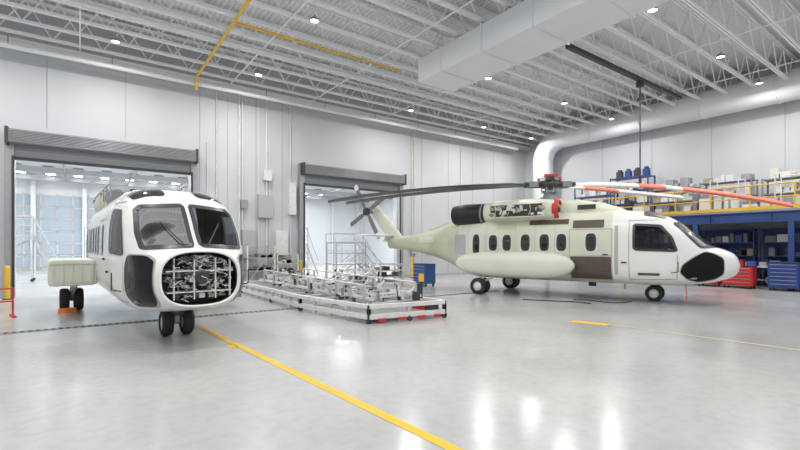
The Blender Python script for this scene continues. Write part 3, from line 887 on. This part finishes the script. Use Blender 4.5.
b = Bd(); b.cyl((19.6, 9.19, 8.97), (19.6, 9.19, 8.75), .16, 'dark_metal', 12); b.cyl((19.6, 9.19, 8.8), (19.6, 9.19, 4.75), .03, 'dark_metal', 8); b.cyl((19.6, 9.19, 4.8), (19.6, 9.19, 4.55), .06, 'dark_metal', 8)
b.obj('hanging_air_hose')
b = Bd(); b.cbox((12.9, 8.3, 9.0), (.5, .3, .3), 'dark_metal'); b.cyl((12.65, 8.3, 8.92), (13.15, 8.3, 8.92), .14, 'black', 12)
b.obj('hose_reel')

# ------------------------------------------------------------------ wall services between doors
b = Bd()
for x, z0, z1, r_ in ((5.0, 0, 8.9, .03), (6.0, .0, 8.9, .05), (6.15, 1, 8.9, .03), (6.9, .5, 8.9, .03), (7.3, .5, 8.9, .05), (7.45, .5, 7, .03), (8.5, .3, 8.9, .035), (16.2, 0, 8.9, .04), (16.4, 0, 8.9, .03), (4.6, 0, 6.5, .03), (20.3, 0, 8.9, .03)):
    b.cyl((x, WY-.05, z0), (x, WY-.05, z1), r_*.9, 'alu_white', 8)
b.obj('trim_3')
b = Bd()
for x, z, w, h in ((4.75, 1.6, .35, .5), (5.6, 1.5, .5, .9), (6.4, 1.3, .6, 1.3), (7.2, 3.2, .7, 1.1), (8.0, 1.4, .6, 1.2), (7.3, 5.0, .4, .5), (8.55, 3.4, .35, 1.6), (16.3, 1.4, .5, .8), (17.6, 1.5, .6, 1.0), (6.2, 3.6, .3, .4)):
    b.box(x-w/2, x+w/2, WY-.28, WY-.01, z, z+h, random.choice(['wall_trim_grey', 'alu_white', 'grey_metal']))
b.obj('electrical_panels', bevel=.01)
def rack(name, x, y, w, d, h, seed, n=18, sz=.35):
    b = Bd(); r = random.Random(seed)
    for xx in (x, x+w):
        for yy in (y, y+d): b.box(xx-.03, xx+.03, yy-.03, yy+.03, 0, h, 'alu_white')
    for z in (.15, h*.4, h*.7, h):
        if n < 15:
            for yy in (y, y+d): b.box(x-.03, x+w+.03, yy-.02, yy+.02, z-.04, z, 'alu_white')
            for xx in (x, x+w): b.box(xx-.02, xx+.02, y, y+d, z-.04, z, 'alu_white')
            if z < h: b.box(x, x+w, y, y+d, z-.015, z, 'alu')
        else: b.box(x-.03, x+w+.03, y-.03, y+d+.03, z-.03, z, 'alu')
    for k in range(n):
        z = r.choice((.15, h*.4, h*.7)); ww = r.uniform(.1, sz); xx = r.uniform(x, x+w-ww)
        b.box(xx, xx+ww, y+.05, y+d-.1, z, z+r.uniform(.06, .24), r.choice(['alu', 'box_grey', 'box_white', 'grey_metal', 'primer_cream', 'dark_metal']))
    b.beam((x, y, .15), (x+w, y, h), .03, .03, 'alu')
    b.obj(name)
rack('equipment_rack', 4.3, 19.3, 1.3, .8, 1.5, 1); rack('equipment_rack', 5.85, 19.2, 1.2, .8, 1.9, 2); rack('equipment_rack', 7.25, 19.4, 1.0, .8, 1.5, 3)
rack('equipment_rack', 9.5, 16.9, 1.4, .7, .8, 4, 8, .25); rack('equipment_rack', 11.3, 17.0, 1.3, .7, 1.0, 5, 8, .25)
def stand(x, y, h, w, rz=0):
    b = Bd()
    for xx in (-w/2, w/2):
        for yy in (-.5, .5):
            b.cyl((xx, yy, .08), (xx, yy, h+1.0), .03, 'wall_trim_grey', 8); b.cyl((xx, yy-.03, .08), (xx, yy+.03, .08), .08, 'tyre', 12)
    b.box(-w/2, w/2, -.5, .5, h-.05, h, 'alu')
    for z in (h+.5, h+1.0):
        for yy in (-.5, .5): b.cyl((-w/2, yy, z), (w/2, yy, z), .025, 'wall_trim_grey', 8)
    n = int(h/.28)
    for k in range(1, n+1):
        t = k/n; b.box(w/2+1.0*(1-t)-.12, w/2+1.0*(1-t)+.15, -.35, .35, h*t-.03, h*t, 'alu')
    for yy in (-.38, .38): b.beam((w/2+1.1, yy, 0.02), (w/2, yy, h), .05, .1, 'alu'); b.cyl((w/2+1.1, yy, .9), (w/2, yy, h+1), .022, 'wall_trim_grey')
    for yy in (-.5, .5): b.cyl((-w/2, yy, .15), (w/2, yy, h-.05), .02, 'wall_trim_grey')
    b.obj('maintenance_stand', loc=(x, y, 0), rz=rz)
stand(10.6, 19.0, 1.0, 1.6, 0); stand(13.0, 23.5, 1.6, 2.0, 0); stand(10.5, 26, 2.0, 2.2, .4); stand(16, 28, 1.4, 2.0, 0)
stand(-3.5, 30, 2.4, 3.0, 0); stand(-6.0, 36, 3.0, 3.0, 0); stand(1.5, 33, 2.0, 2.4, .2)
cabinet('blue_tool_cabinet', 12.6, 15.3, .9, 1.0, 'box_blue', 5)
for x, y in ((-2.02, 20.1), (8.72, 20.2), (15.7, 20.3)):
    b = Bd(); b.cyl((0, 0, 0), (0, 0, 1.1), .08, 'yellow', 16); b.lathe((0, 0, 1.1), (0, 0, 1), [(0, .08), (.05, .06), (.07, 0)], 'yellow', 16); b.cyl((0, 0, 0), (0, 0, .03), .13, 'dark_metal', 16)
    b.obj('safety_bollard', loc=(x, y, 0))
b = Bd()
for x in (-.35, .35):
    b.cyl((x, 0, 0), (x, 0, .75), .02, 'red', 8); b.box(x-.04, x+.04, -.3, .3, 0, .04, 'red')
for z in (.4, .73): b.cyl((-.35, 0, z), (.35, 0, z), .02, 'red', 8)
b.obj('red_barrier', loc=(-1.75, 15.0, 0), rz=.2)
b = Bd(); b.add([(-.2,-.09,0),(.2,-.09,0),(.2,.09,0),(-.2,.09,0),(-.2,0,.14),(.2,0,.14)], [(0,3,2,1),(0,1,5,4),(3,4,5,2),(0,4,3),(1,2,5)], 'orange')
b.obj('wheel_chock', loc=(-.28, 15.0, 0))
cu = bpy.data.curves.new('power_cable', 'CURVE'); cu.dimensions = '3D'; cu.bevel_depth = .014
for pts_ in ([(13.6, 8.6), (13.9, 8.0), (13.5, 7.4), (14.1, 7.0), (14.8, 7.2)], [(12.2, 9.6), (12.5, 8.8), (13.2, 8.3), (13.0, 7.6)]):
    s = cu.splines.new('NURBS'); s.points.add(len(pts_)-1); s.use_endpoint_u = True
    for p, q in zip(s.points, pts_): p.co = (q[0], q[1], .016, 1)
co_ = bpy.data.objects.new('power_cable', cu); sc.collection.objects.link(co_); cu.materials.append(M['tyre'])

# ------------------------------------------------------------------ world, camera
w = bpy.data.worlds.new('hangar_ambient'); sc.world = w; w.use_nodes = True
bg = w.node_tree.nodes['Background']; bg.inputs[0].default_value = (.94, .97, 1, 1); bg.inputs[1].default_value = .66
cam = bpy.data.cameras.new('camera'); co = bpy.data.objects.new('camera', cam); sc.collection.objects.link(co)
cam.lens = 19.71; cam.sensor_width = 36; cam.shift_y = .0275; cam.clip_end = 200
co.location = (0, 0, 1.8); co.rotation_euler = (math.radians(90), 0, -math.atan2(.59, .8076))
sc.camera = co
